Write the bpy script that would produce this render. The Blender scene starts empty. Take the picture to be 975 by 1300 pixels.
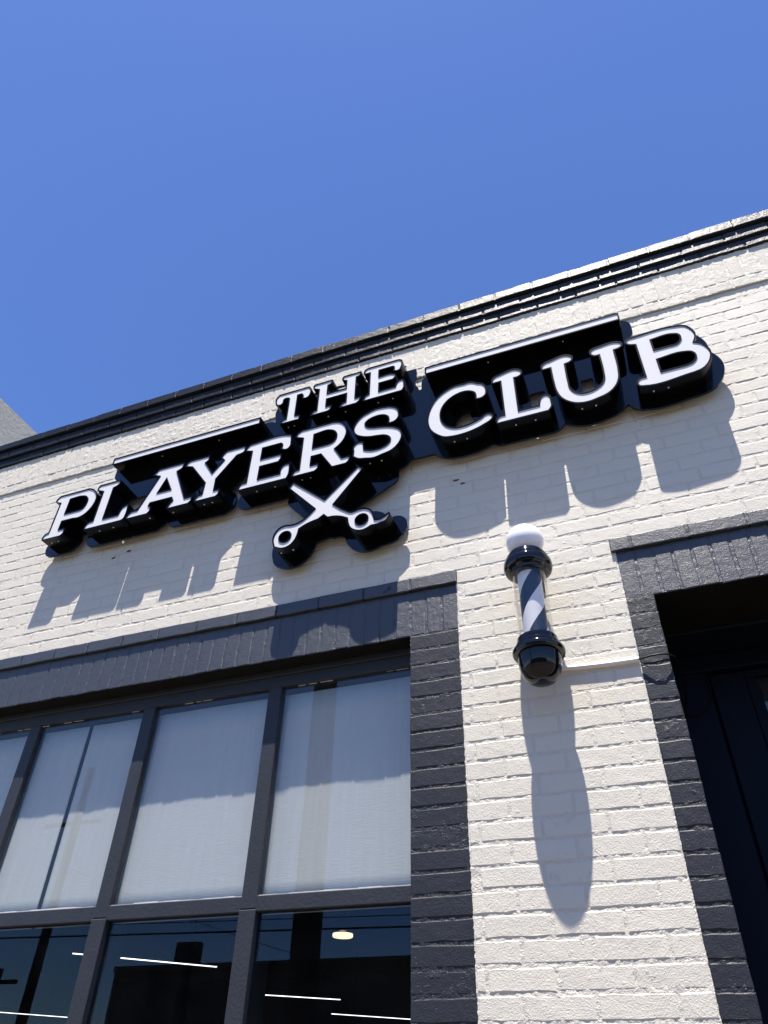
import bpy, math, random
import numpy as np
from mathutils import Matrix, Vector, kdtree

random.seed(7)
rng = np.random.default_rng(11)
scene = bpy.context.scene
COL = scene.collection

# ------------------------------------------------------------------ camera
CAM_R = [[0.9330475694661824, 0.3590976970466955, 0.021704310378564903],
         [-0.21365963231297366, 0.6016720022748476, -0.7696365136858181],
         [-0.2894335755110907, 0.7134701434918881, 0.6381132812538306]]   # rows: right, down, forward
CAM_POS = (0.0, -2.43, 1.65)
F_PX, PHOTO_W, PHOTO_H = 920.119, 975.0, 1300.0
cam_data = bpy.data.cameras.new("camera")
cam = bpy.data.objects.new("camera", cam_data)
COL.objects.link(cam)
r_, d_, f_ = (Vector(v) for v in CAM_R)
m = Matrix((r_, -d_, -f_)).transposed().to_4x4()
m.translation = Vector(CAM_POS)
cam.matrix_world = m
cam_data.sensor_fit = 'HORIZONTAL'
cam_data.sensor_width = 36.0
cam_data.lens = 36.0 * F_PX / PHOTO_W
cam_data.clip_start = 0.05
cam_data.clip_end = 3000.0
scene.camera = cam
scene.render.resolution_x, scene.render.resolution_y = 768, 1024

# ------------------------------------------------------------------ light
SUN_TO = Vector((0.12, -1.0, 3.5)).normalized()          # towards the sun
SUN_STRENGTH, SKY_STRENGTH, EXPOSURE = 5.0, 0.100, 1.03
world = bpy.data.worlds.new("World")
scene.world = world
world.use_nodes = True
wn, wl = world.node_tree.nodes, world.node_tree.links
wn.clear()
sky = wn.new('ShaderNodeTexSky')
sky.sky_type = 'NISHITA'
sky.sun_disc = False
sky.sun_elevation = math.asin(SUN_TO.z)
sky.sun_rotation = math.atan2(SUN_TO.x, SUN_TO.y)
sky.altitude = 100.0
sky.air_density = 1.0
sky.dust_density = 0.2
sky.ozone_density = 4.0
bg = wn.new('ShaderNodeBackground')
bg.inputs['Strength'].default_value = SKY_STRENGTH
wo = wn.new('ShaderNodeOutputWorld')
hs = wn.new('ShaderNodeHueSaturation')                 # the phone camera's colour rendering
hs.inputs['Saturation'].default_value = 1.16
hs.inputs['Hue'].default_value = 0.513
wl.new(sky.outputs['Color'], hs.inputs['Color'])
wl.new(hs.outputs['Color'], bg.inputs['Color'])
wl.new(bg.outputs['Background'], wo.inputs['Surface'])
sun_data = bpy.data.lights.new("sun", 'SUN')
sun_data.energy = SUN_STRENGTH
sun_data.angle = math.radians(0.53)
sun_data.color = (1.0, 0.93, 0.84)
sun = bpy.data.objects.new("sun", sun_data)
COL.objects.link(sun)
sun.rotation_euler = (-SUN_TO).to_track_quat('-Z', 'Y').to_euler()
sun.location = (2, -8, 20)
scene.view_settings.view_transform = 'Standard'
scene.view_settings.look = 'None'
scene.view_settings.exposure = EXPOSURE
scene.view_settings.gamma = 1.0
scene.view_settings.use_curve_mapping = False

# ------------------------------------------------------------------ materials
def new_mat(name):
    mt = bpy.data.materials.new(name)
    mt.use_nodes = True
    nt = mt.node_tree
    bsdf = nt.nodes.get('Principled BSDF')
    return mt, nt, bsdf

def pos_node(nt):
    return nt.nodes.new('ShaderNodeNewGeometry').outputs['Position']

def noise(nt, vec, scale, detail=4.0, rough=0.55):
    n = nt.nodes.new('ShaderNodeTexNoise')
    n.inputs['Scale'].default_value = scale
    n.inputs['Detail'].default_value = detail
    n.inputs['Roughness'].default_value = rough
    nt.links.new(vec, n.inputs['Vector'])
    return n.outputs['Fac']

def ramp(nt, fac, stops):
    r = nt.nodes.new('ShaderNodeValToRGB')
    while len(r.color_ramp.elements) < len(stops):
        r.color_ramp.elements.new(0.5)
    for e, (p, c) in zip(r.color_ramp.elements, stops):
        e.position = p
        e.color = (*c, 1.0) if len(c) == 3 else c
    nt.links.new(fac, r.inputs['Fac'])
    return r.outputs['Color']

def math_node(nt, op, a, b=None):
    n = nt.nodes.new('ShaderNodeMath')
    n.operation = op
    for i, v in enumerate((a, b)):
        if v is None:
            continue
        if isinstance(v, (int, float)):
            n.inputs[i].default_value = v
        else:
            nt.links.new(v, n.inputs[i])
    return n.outputs[0]

def mix_col(nt, fac, a, b):
    n = nt.nodes.new('ShaderNodeMix')
    n.data_type = 'RGBA'
    for sock, v in (('Factor', fac), ('A', a), ('B', b)):
        s = [q for q in n.inputs if q.name == sock and (q.type == 'RGBA' if sock != 'Factor' else q.type == 'VALUE')][0]
        if hasattr(v, 'is_linked'):
            nt.links.new(v, s)
        else:
            s.default_value = v if isinstance(v, (int, float)) else (*v, 1.0)
    return [q for q in n.outputs if q.type == 'RGBA'][0]

def bump(nt, bsdf, height, dist, strength=1.0, normal=None):
    b = nt.nodes.new('ShaderNodeBump')
    b.inputs['Distance'].default_value = dist
    b.inputs['Strength'].default_value = strength
    nt.links.new(height, b.inputs['Height'])
    if normal is not None:
        nt.links.new(normal, b.inputs['Normal'])
    nt.links.new(b.outputs['Normal'], bsdf.inputs['Normal'])
    return b.outputs['Normal']

def painted_masonry(name, col_a, col_b, chip, rough, fine=0.0008, coarse=0.003, spec=0.5, chip_at=0.74, pit=0.0025, cover=0.54, pit_scale=62.0):
    """thick masonry paint: fine stipple, soft lumps, small pits, a few chipped or dusty flecks"""
    mt, nt, bsdf = new_mat(name)
    p = pos_node(nt)
    big = noise(nt, p, 3.0, 3)
    mid = noise(nt, p, 38.0, 4)
    col = mix_col(nt, big, col_a, col_b)
    fleck = noise(nt, p, 95.0, 3, 0.7)
    msk = ramp(nt, fleck, [(chip_at, (0, 0, 0)), (chip_at + 0.05, (1, 1, 1))])
    col = mix_col(nt, msk, col, chip)
    # grime washed over the paint
    gr = noise(nt, p, 11.0, 5, 0.7)
    gm = ramp(nt, gr, [(0.58, (0, 0, 0)), (0.8, (0.22, 0.22, 0.22))])
    col = mix_col(nt, gm, col, tuple(0.7 * c for c in col_a))
    # faint run-off streaks
    mp = nt.nodes.new('ShaderNodeMapping')
    mp.inputs['Scale'].default_value = (1.0, 1.0, 0.06)
    nt.links.new(p, mp.inputs['Vector'])
    st = ramp(nt, noise(nt, mp.outputs[0], 26.0, 4, 0.6), [(0.56, (0, 0, 0)), (0.74, (0.35, 0.35, 0.35))])
    sm = math_node(nt, 'MULTIPLY', st, ramp(nt, noise(nt, p, 1.3, 2), [(0.42, (0, 0, 0)), (0.62, (1, 1, 1))]))
    col = mix_col(nt, sm, col, tuple(0.72 * c for c in col_a))
    nt.links.new(col, bsdf.inputs['Base Color'])
    bsdf.inputs['Roughness'].default_value = rough
    bsdf.inputs['Specular IOR Level'].default_value = spec
    f1 = noise(nt, p, 240.0, 3, 0.65)
    f2 = noise(nt, p, 160.0, 3)
    vor = nt.nodes.new('ShaderNodeTexVoronoi')
    vor.inputs['Scale'].default_value = pit_scale
    nt.links.new(p, vor.inputs['Vector'])
    pits = ramp(nt, vor.outputs['Distance'], [(0.0, (0, 0, 0)), (0.16, (1, 1, 1))])
    pmask = ramp(nt, noise(nt, p, 24.0, 3), [(cover, (0, 0, 0)), (cover + 0.1, (1, 1, 1))])
    pt = math_node(nt, 'MULTIPLY', math_node(nt, 'SUBTRACT', pits, 1.0), pmask)
    n1 = bump(nt, bsdf, f1, fine)
    n2 = bump(nt, bsdf, math_node(nt, 'ADD', math_node(nt, 'MULTIPLY', f2, 0.5), mid), coarse, 1.0, n1)
    bump(nt, bsdf, pt, pit, 1.0, n2)
    return mt

def plain(name, col, rough=0.5, spec=0.5, metal=0.0, var=0.12, scale=20.0, bmp=0.0, coat=0.0):
    mt, nt, bsdf = new_mat(name)
    p = pos_node(nt)
    c = mix_col(nt, noise(nt, p, scale, 4), tuple(x * (1 - var) for x in col), tuple(min(1, x * (1 + var)) for x in col))
    nt.links.new(c, bsdf.inputs['Base Color'])
    bsdf.inputs['Roughness'].default_value = rough
    bsdf.inputs['Specular IOR Level'].default_value = spec
    bsdf.inputs['Metallic'].default_value = metal
    bsdf.inputs['Coat Weight'].default_value = coat
    if bmp:
        bump(nt, bsdf, noise(nt, p, scale * 6, 3), bmp)
    return mt

def emissive(name, col, strength):
    mt, nt, bsdf = new_mat(name)
    bsdf.inputs['Base Color'].default_value = (*col, 1)
    bsdf.inputs['Emission Color'].default_value = (*col, 1)
    bsdf.inputs['Emission Strength'].default_value = strength
    return mt

def thin_glass(name, tint, ior=1.5, boost=1.0, dust=0.0, coat=(0.95, 0.97, 1.0)):
    mt, nt, bsdf = new_mat(name)
    nt.nodes.remove(bsdf)
    out = nt.nodes.get('Material Output')
    tr = nt.nodes.new('ShaderNodeBsdfTransparent')
    tr.inputs['Color'].default_value = (*tint, 1)
    gl = nt.nodes.new('ShaderNodeBsdfGlossy')
    gl.inputs['Roughness'].default_value = 0.0
    gl.inputs['Color'].default_value = (*coat, 1)
    lw = nt.nodes.new('ShaderNodeLayerWeight')
    lw.inputs['Blend'].default_value = 0.5
    f0 = ((ior - 1) / (ior + 1)) ** 2 * boost
    fac = math_node(nt, 'ADD', math_node(nt, 'MULTIPLY', math_node(nt, 'POWER', lw.outputs['Facing'], 5.0), 1 - f0), f0)
    mx = nt.nodes.new('ShaderNodeMixShader')
    nt.links.new(fac, mx.inputs[0])
    nt.links.new(tr.outputs[0], mx.inputs[1])
    nt.links.new(gl.outputs[0], mx.inputs[2])
    last = mx.outputs[0]
    if dust:
        p = pos_node(nt)
        df = nt.nodes.new('ShaderNodeBsdfDiffuse')
        df.inputs['Color'].default_value = (0.7, 0.7, 0.7, 1)
        dm = ramp(nt, noise(nt, p, 6.0, 6, 0.7), [(0.35, (0, 0, 0)), (0.8, (dust, dust, dust))])
        m2 = nt.nodes.new('ShaderNodeMixShader')
        nt.links.new(dm, m2.inputs[0])
        nt.links.new(last, m2.inputs[1])
        nt.links.new(df.outputs[0], m2.inputs[2])
        last = m2.outputs[0]
    nt.links.new(last, out.inputs['Surface'])
    return mt

WHITE = painted_masonry('white_masonry_paint', (0.67, 0.631, 0.545), (0.63, 0.592, 0.51), (0.45, 0.40, 0.34), 0.6, fine=0.0016, coarse=0.0014, chip_at=0.80, spec=0.28)
WHITE_BAND = painted_masonry('eroded_white_paint', (0.64, 0.602, 0.52), (0.59, 0.552, 0.475), (0.34, 0.30, 0.25), 0.65, fine=0.0018, coarse=0.0030, chip_at=0.75, spec=0.2, pit=0.010, cover=0.46, pit_scale=75.0)
WHITE_MORTAR = painted_masonry('white_painted_mortar', (0.645, 0.606, 0.53), (0.585, 0.548, 0.48), (0.36, 0.23, 0.17), 0.65, fine=0.0020, coarse=0.005, chip_at=0.765, pit=0.004, spec=0.4)
SLATE_L = painted_masonry('chalked_slate_paint', (0.043, 0.047, 0.057), (0.037, 0.041, 0.051), (0.20, 0.20, 0.20), 0.43, fine=0.0013, coarse=0.0020, chip_at=0.80, spec=0.7)  # lintel slate: lighter and glossier than the jamb slate
SLATE = painted_masonry('slate_masonry_paint', (0.020, 0.023, 0.030), (0.017, 0.020, 0.027), (0.16, 0.16, 0.16), 0.48, fine=0.0010, coarse=0.0017, chip_at=0.82, spec=0.38)
SLATE_MORTAR = painted_masonry('slate_painted_mortar', (0.021, 0.024, 0.032), (0.017, 0.020, 0.028), (0.20, 0.20, 0.20), 0.48, fine=0.0012, coarse=0.005, chip_at=0.72, pit=0.004, spec=0.38)
COPING = painted_masonry('worn_slate_coping', (0.022, 0.025, 0.032), (0.017, 0.020, 0.026), (0.16, 0.15, 0.14), 0.40, chip_at=0.68, coarse=0.003, spec=0.42, fine=0.0016, pit=0.006)
nt_ = COPING.node_tree                                   # lichen and grime kill the paint's gloss towards the left
bs_ = nt_.nodes['Principled BSDF']
sx_ = nt_.nodes.new('ShaderNodeSeparateXYZ')
nt_.links.new(pos_node(nt_), sx_.inputs[0])
mr_ = nt_.nodes.new('ShaderNodeMapRange')
nt_.links.new(math_node(nt_, 'ADD', sx_.outputs[0], math_node(nt_, 'MULTIPLY', noise(nt_, pos_node(nt_), 5.0, 4), 1.4)), mr_.inputs['Value'])
for k_, v_ in (('From Min', -0.9), ('From Max', 0.6), ('To Min', 0.08), ('To Max', 0.40)):
    mr_.inputs[k_].default_value = v_
nt_.links.new(mr_.outputs[0], bs_.inputs['Specular IOR Level'])
FRAME = plain('slate_frame_paint', (0.024, 0.027, 0.035), 0.5, spec=0.4, bmp=0.0015, var=0.2, scale=14)
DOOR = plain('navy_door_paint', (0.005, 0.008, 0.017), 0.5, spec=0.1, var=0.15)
SOFFIT = plain('dark_soffit', (0.006, 0.006, 0.006), 0.8, spec=0.2, var=0.3, bmp=0.003)
BLACK = plain('black_sign_enamel', (0.0015, 0.0015, 0.002), 0.2, spec=0.2, var=0.1)
BACKER = plain('navy_black_backer', (0.0012, 0.0018, 0.0035), 0.07, spec=0.5, var=0.1)
FACE = plain('white_acrylic_face', (0.66, 0.66, 0.68), 0.75, spec=0.15, var=0.02)
SCREW = plain('bright_screw_head', (0.75, 0.75, 0.75), 0.3, var=0.05)
POLE_BLACK = plain('glossy_black_plastic', (0.004, 0.005, 0.008), 0.08, spec=0.35, coat=0.15, var=0.05)
GLOBE = plain('white_glass_globe', (0.86, 0.86, 0.90), 0.22, var=0.01, coat=0.4)
PLASTIC_WHITE = plain('painted_white_conduit', (0.80, 0.775, 0.73), 0.5, var=0.05, scale=60)
CABLE = plain('black_cable_jacket', (0.004, 0.005, 0.006), 0.5, spec=0.15)
CONCRETE = plain('grey_stucco', (0.50, 0.47, 0.41), 0.9, var=0.1, scale=1.5, bmp=0.01)
SIDEWALK = plain('sidewalk_concrete', (0.10, 0.083, 0.06), 0.9, var=0.15, scale=2.0, bmp=0.004)
ASPHALT = plain('asphalt', (0.055, 0.055, 0.057), 0.9, var=0.2, scale=4, bmp=0.006)
EARTH = plain('dry_ground', (0.08, 0.07, 0.055), 0.95, var=0.2, scale=0.5)
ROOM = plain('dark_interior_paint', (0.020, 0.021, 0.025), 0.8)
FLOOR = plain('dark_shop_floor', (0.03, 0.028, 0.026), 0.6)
FARBRICK = plain('dark_brown_brick', (0.17, 0.125, 0.09), 0.9, var=0.25, scale=3.0)
TIMBER = plain('weathered_timber', (0.055, 0.042, 0.032), 0.9, var=0.25, scale=8)
WIRE = plain('black_wire', (0.01, 0.01, 0.01), 0.6)
LINE_PAINT = plain('yellow_road_paint', (0.55, 0.38, 0.05), 0.8)
RUST = plain('rusty_dirt', (0.10, 0.07, 0.045), 0.9, var=0.3, scale=60)
GLASS = thin_glass('window_glass', (0.95, 0.965, 0.96), 1.52, 0.95, dust=0.007, coat=(1.0, 0.96, 0.90))
GLASS_LOW = thin_glass('tinted_lower_glass', (0.80, 0.83, 0.84), 1.5, 0.6, dust=0.003, coat=(0.62, 0.78, 1.0))
GLASS_TUBE = thin_glass('clear_tube', (0.97, 0.965, 0.95), 1.45, 1.0)
LED = emissive('white_led_strip', (1.0, 0.97, 0.93), 1.8)
LAMP = emissive('warm_ceiling_lamp', (1.0, 0.70, 0.42), 1.25)

def fabric():
    mt, nt, bsdf = new_mat('pale_shade_fabric')
    p = pos_node(nt)
    sep = nt.nodes.new('ShaderNodeMapping')
    sep.inputs['Scale'].default_value = (1.0, 1.0, 14.0)
    nt.links.new(p, sep.inputs['Vector'])
    hor = noise(nt, sep.outputs[0], 22.0, 4, 0.7)
    sep2 = nt.nodes.new('ShaderNodeMapping')
    sep2.inputs['Scale'].default_value = (10.0, 1.0, 0.6)
    nt.links.new(p, sep2.inputs['Vector'])
    ver = noise(nt, sep2.outputs[0], 6.0, 3)
    f = math_node(nt, 'ADD', math_node(nt, 'MULTIPLY', hor, 0.6), math_node(nt, 'MULTIPLY', ver, 0.4))
    c = ramp(nt, f, [(0.3, (0.51, 0.51, 0.505)), (0.7, (0.60, 0.60, 0.595))])
    nt.links.new(c, bsdf.inputs['Base Color'])
    bsdf.inputs['Roughness'].default_value = 0.85
    bump(nt, bsdf, hor, 0.0007)
    return mt
FABRIC = fabric()

def stripes(axis_x, axis_y, z0):
    """white helical bands on a navy cylinder"""
    mt, nt, bsdf = new_mat('spiral_stripes')
    p = nt.nodes.new('ShaderNodeTexCoord').outputs['Object']
    s = nt.nodes.new('ShaderNodeSeparateXYZ')
    nt.links.new(p, s.inputs[0])
    ang = math_node(nt, 'ARCTAN2', s.outputs[1], s.outputs[0])
    turns = math_node(nt, 'DIVIDE', ang, 2 * math.pi / 2)
    zz = math_node(nt, 'MULTIPLY', s.outputs[2], 1.0 / STRIPE_PITCH)
    t = math_node(nt, 'FRACT', math_node(nt, 'ADD', math_node(nt, 'SUBTRACT', zz, turns), STRIPE_PHASE))
    c = nt.nodes.new('ShaderNodeValToRGB')
    c.color_ramp.interpolation = 'CONSTANT'
    c.color_ramp.elements[0].color = (0.90, 0.90, 0.93, 1)
    c.color_ramp.elements[1].position = 0.52
    c.color_ramp.elements[1].color = (0.010, 0.015, 0.032, 1)
    nt.links.new(t, c.inputs['Fac'])
    nt.links.new(c.outputs['Color'], bsdf.inputs['Base Color'])
    bsdf.inputs['Roughness'].default_value = 0.4
    return mt
STRIPE_PITCH, STRIPE_PHASE = 0.20, 0.445             # two bands wind round together
STRIPES = stripes(0, 0, 0)

# ------------------------------------------------------------------ object helpers
def link(o, parent=None):
    COL.objects.link(o)
    if parent is not None:
        o.parent = parent
    return o

def mesh_obj(name, verts, faces, mat, parent=None, smooth=False):
    me = bpy.data.meshes.new(name)
    me.from_pydata([tuple(v) for v in verts], [], [tuple(f) for f in faces])
    me.materials.append(mat)
    if smooth:
        me.polygons.foreach_set('use_smooth', [True] * len(me.polygons))
        me.set_sharp_from_angle(angle=math.radians(32))
    me.update()
    return link(bpy.data.objects.new(name, me), parent)

def thing(name, label, cat, loc=(0, 0, 0), group=None):
    o = bpy.data.objects.new(name, None)
    o.empty_display_size = 0.2
    o.location = loc
    o['label'], o['category'] = label, cat
    if group:
        o['group'] = group
    return link(o)

def tag(o, label, cat, group=None):
    o['label'], o['category'] = label, cat
    if group:
        o['group'] = group
    return o

class Geo:
    """collects shapes for ONE mesh object"""
    def __init__(self):
        self.v, self.f = [], []
    def add(self, v, f):
        n = len(self.v)
        self.v.extend(v)
        self.f.extend(tuple(i + n for i in q) for q in f)
        return self
    def box(self, x0, x1, y0, y1, z0, z1, b=0.0):
        if b <= 0:
            v = [(x, y, z) for x in (x0, x1) for y in (y0, y1) for z in (z0, z1)]
            f = [(0, 1, 3, 2), (4, 6, 7, 5), (0, 4, 5, 1), (2, 3, 7, 6), (0, 2, 6, 4), (1, 5, 7, 3)]
            return self.add(v, f)
        # chamfered on the front edges (front = y0)
        v = [(x0, y0 + b, z0), (x1, y0 + b, z0), (x1, y0 + b, z1), (x0, y0 + b, z1),
             (x0 + b, y0, z0 + b), (x1 - b, y0, z0 + b), (x1 - b, y0, z1 - b), (x0 + b, y0, z1 - b),
             (x0, y1, z0), (x1, y1, z0), (x1, y1, z1), (x0, y1, z1)]
        f = [(4, 5, 6, 7), (0, 1, 5, 4), (1, 2, 6, 5), (2, 3, 7, 6), (3, 0, 4, 7),
             (0, 8, 9, 1), (1, 9, 10, 2), (2, 10, 11, 3), (3, 11, 8, 0), (8, 11, 10, 9)]
        return self.add(v, f)
    def tube(self, pts, r, n=10, caps=True):
        pts = [Vector(p) for p in pts]
        rings, up0 = [], None
        for i, p in enumerate(pts):
            t = (pts[min(i + 1, len(pts) - 1)] - pts[max(i - 1, 0)]).normalized()
            a = t.cross(Vector((0, 0, 1)) if abs(t.z) < 0.9 else Vector((1, 0, 0))).normalized()
            c = t.cross(a)
            rr = r[i] if isinstance(r, (list, tuple)) else r
            rings.append([tuple(p + rr * (math.cos(k * 2 * math.pi / n) * a + math.sin(k * 2 * math.pi / n) * c)) for k in range(n)])
        v = [q for g in rings for q in g]
        f = [(i * n + k, i * n + (k + 1) % n, (i + 1) * n + (k + 1) % n, (i + 1) * n + k) for i in range(len(pts) - 1) for k in range(n)]
        if caps:
            f += [tuple(range(n - 1, -1, -1)), tuple((len(pts) - 1) * n + k for k in range(n))]
        return self.add(v, f)
    def lathe(self, prof, n=64, cx=0.0, cy=0.0):
        v, f = [], []
        for r, z in prof:
            for k in range(n):
                a = 2 * math.pi * k / n
                v.append((cx + r * math.cos(a), cy + r * math.sin(a), z))
        for i in range(len(prof) - 1):
            for k in range(n):
                f.append((i * n + k, i * n + (k + 1) % n, (i + 1) * n + (k + 1) % n, (i + 1) * n + k))
        return self.add(v, f)
    def build(self, name, mat, parent=None, smooth=False):
        return mesh_obj(name, self.v, self.f, mat, parent, smooth)

def project(x, y, z):
    q = [sum(CAM_R[i][k] * (p - c) for k, (p, c) in enumerate(zip((x, y, z), CAM_POS))) for i in range(3)]
    if q[2] < 0.05:
        return None
    return PHOTO_W / 2 + F_PX * q[0] / q[2], PHOTO_H / 2 + F_PX * q[1] / q[2]

def px_size(x0, x1, z0, z1, y=0.0):
    """on-picture area of a wall rectangle, 0 when outside the frame"""
    c = [project(x, y, z) for x, z in ((x0, z0), (x1, z0), (x1, z1), (x0, z1))]
    if any(p is None for p in c):
        return 0.0
    if not any(0 <= p[0] <= PHOTO_W and 0 <= p[1] <= PHOTO_H for p in c):
        return 0.0
    return abs(sum(c[i][0] * c[(i + 1) % 4][1] - c[(i + 1) % 4][0] * c[i][1] for i in range(4))) / 2

# ================================================================== GROUND
def slab(name, x0, x1, y0, y1, z, mat, depth=0.4):
    o = Geo().box(x0, x1, y0, y1, z - depth, z).build(name, mat)
    o['kind'] = 'structure'
    return o
slab('ground', -600, 600, -600, 600, -0.16, EARTH, 1.0)
slab('road', -120, 120, -15.0, -6.4, -0.13, ASPHALT, 0.02)
slab('sidewalk', -60, 60, -6.4, 0.30, 0.0, SIDEWALK, 0.15)
slab('far_sidewalk', -60, 60, -19.9, -15.0, 0.0, SIDEWALK, 0.15)
for yy in (-10.62, -10.78):
    o = slab('road_line', -60, 60, yy - 0.05, yy + 0.05, -0.124, LINE_PAINT, 0.004)

# ================================================================== SHOP BUILDING
building = thing('shop_building', 'white painted brick shopfront with slate lintels, window and parapet, carrying the sign', 'building', (0, 0, 0))

X_L, X_R = -10.6, 3.2                 # whole facade
DX0, DX1, DZ0 = -5.3, 2.3, 1.45       # zone built brick by brick
WIN_X0, WIN_X1 = -4.30, -0.857
JAMB_X = -0.653
DOOR_J, DOOR_X0, DOOR_X1 = -0.011, 0.088, 1.16
SOFFIT_Z, LINT_Z, BAND_Z = 3.134, 3.4075, 4.7085

core = Geo()
core.box(X_L, X_R, 0.02, 0.28, SOFFIT_Z + 0.004, 5.12)
core.box(X_L, WIN_X0 - 0.2, 0.02, 0.28, 0.0, SOFFIT_Z + 0.001)
core.box(WIN_X0 - 0.2, WIN_X1 + 0.004, 0.02, 0.28, 0.0, 0.70)
core.box(DOOR_X1 + 0.1, X_R, 0.02, 0.28, 0.0, SOFFIT_Z + 0.001)
core.box(X_L, DX0, 0.0, 0.018, SOFFIT_Z + 0.006, BAND_Z)
core.box(DX1, X_R, 0.0, 0.018, SOFFIT_Z + 0.006, BAND_Z)
core.box(X_L, DX0 - 0.004, 0.0, 0.018, 0.0, SOFFIT_Z + 0.002)
facade = core.build('facade_wall', WHITE, building)
pier = Geo().box(WIN_X1 + 0.006, DOOR_X0 - 0.006, 0.012, 0.30, 0.0, SOFFIT_Z).build('pier_core', SLATE, building)
roof = Geo().box(X_L, X_R, 0.285, 10.2, 4.4, 4.7).build('roof', CONCRETE, building)
sides = Geo().box(X_L, X_L + 0.25, 0.285, 10.2, 0, 4.395).box(X_R - 0.25, X_R, 0.285, 10.2, 0, 4.395).box(X_L + 0.255, X_R - 0.255, 9.95, 10.2, 0, 4.395)
sides.build('side_wall', CONCRETE, building)

# ---------------------------------------------------------------- bricks
MESHES = {}
def brick_geo(w, h, depth, seed, edge_y=0.0016):
    """rounded, slightly uneven brick: front face at y = 0, body running back to y = depth"""
    r = random.Random(seed)
    long_x = w >= h
    n = 3
    per = []
    if long_x:
        per += [(-w / 2 + w * i / (n + 1), -h / 2) for i in range(n + 1)] + [(w / 2, -h / 2)]
        per += [(w / 2 - w * i / (n + 1), h / 2) for i in range(n + 1)] + [(-w / 2, h / 2)]
    else:
        per += [(-w / 2, -h / 2), (w / 2, -h / 2)]
        per += [(w / 2, -h / 2 + h * i / (n + 1)) for i in range(1, n + 1)]
        per += [(w / 2, h / 2), (-w / 2, h / 2)]
        per += [(-w / 2, h / 2 - h * i / (n + 1)) for i in range(1, n + 1)]
    k = len(per)
    v = []
    for x, z in per:
        v.append((x, depth, z))
    edge = []
    for x, z in per:
        jx, jz = r.uniform(-1, 1) * 0.0016, r.uniform(-1, 1) * 0.0016
        edge.append((x + jx, z + jz))
        v.append((x + jx, edge_y + r.uniform(-0.0006, 0.0008), z + jz))
    for x, z in edge:
        ins = 0.0032 + r.uniform(-0.0006, 0.0016)
        v.append((x - math.copysign(min(ins, abs(x)), x) * (1 if abs(abs(x) - w / 2) < 0.004 else 0),
                  r.uniform(-0.0004, 0.0004),
                  z - math.copysign(min(ins, abs(z)), z) * (1 if abs(abs(z) - h / 2) < 0.004 else 0)))
    f = []
    for a in (0, k):
        for i in range(k):
            j = (i + 1) % k
            f.append((a + i, a + j, a + k + j, a + k + i))
    f.append(tuple(range(2 * k, 3 * k)))
    return v, f

def brick_mesh(name, w, h, depth, mat, variants=8):
    key = (name, round(w, 3), round(h, 3), round(depth, 3), mat.name, random.randrange(variants))
    if key not in MESHES:
        v, f = brick_geo(w, h, depth, hash(key[:4]) % 9973 + key[-1] * 131 if False else int(w * 7919 + h * 3571) + key[-1] * 131)
        me = bpy.data.meshes.new(name)
        me.from_pydata(v, [], f)
        me.materials.append(mat)
        MESHES[key] = me
    return MESHES[key]

def lay_bricks(name, rects, y, depth, mat, parent, limit=300, joined_name='brickwork', skip=None, tilt=0.007, proud=0.0012):
    """rects: (x0, x1, z0, z1). The largest in the picture become objects, the rest one 'stuff' part."""
    rects = [(r, 0.0 if (skip and skip(r)) else px_size(*r, y)) for r in rects]
    rects.sort(key=lambda t: -t[1])
    rest = Geo()
    for i, ((x0, x1, z0, z1), a) in enumerate(rects):
        w, h = x1 - x0, z1 - z0
        cx, cz = (x0 + x1) / 2, (z0 + z1) / 2
        yy = y + random.uniform(-proud, proud)
        rx, rz = random.gauss(0, tilt), random.gauss(0, tilt * 0.5)
        if i < limit and a > 60.0:
            o = bpy.data.objects.new(name, brick_mesh(name, w, h, depth, mat))
            o.location = (cx, yy, cz)
            o.rotation_euler = (rx, 0, rz)
            link(o, parent)
        else:
            v, f = brick_geo(w, h, depth, i % 23 + 1)
            rest.add([(vx + cx, vy + yy + rx * -vz + rz * vx, vz + cz) for vx, vy, vz in v], f)
    if rest.v:
        o = rest.build(joined_name, mat, parent)
        o['kind'] = 'stuff'

def mortar(name, x0, x1, z0, z1, y, mat, parent, step=0.014, amp=0.0016):
    nx, nz = max(2, int((x1 - x0) / step) + 1), max(2, int((z1 - z0) / step) + 1)
    xs, zs = np.linspace(x0, x1, nx), np.linspace(z0, z1, nz)
    d = rng.normal(0, 1, (nz, nx))
    s = d.copy()
    s[1:-1, 1:-1] = (d[1:-1, 1:-1] * 2 + d[:-2, 1:-1] + d[2:, 1:-1] + d[1:-1, :-2] + d[1:-1, 2:]) / 3.2
    s = np.clip(s, -1.6, 1.9)
    gx, gz = np.meshgrid(xs, zs)
    co = np.stack([gx, y - amp * s, gz], -1).reshape(-1, 3)
    idx = np.arange(nx * nz).reshape(nz, nx)
    q = np.stack([idx[:-1, :-1], idx[:-1, 1:], idx[1:, 1:], idx[1:, :-1]], -1).reshape(-1, 4)
    me = bpy.data.meshes.new(name)
    me.vertices.add(len(co))
    me.vertices.foreach_set('co', co.ravel())
    me.loops.add(q.size)
    me.loops.foreach_set('vertex_index', q.ravel())
    me.polygons.add(len(q))
    me.polygons.foreach_set('loop_start', np.arange(0, q.size, 4))
    me.polygons.foreach_set('loop_total', np.full(len(q), 4))
    me.materials.append(mat)
    me.update(calc_edges=True)
    o = link(bpy.data.objects.new(name, me), parent)
    o['kind'] = 'stuff'
    return o

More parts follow.
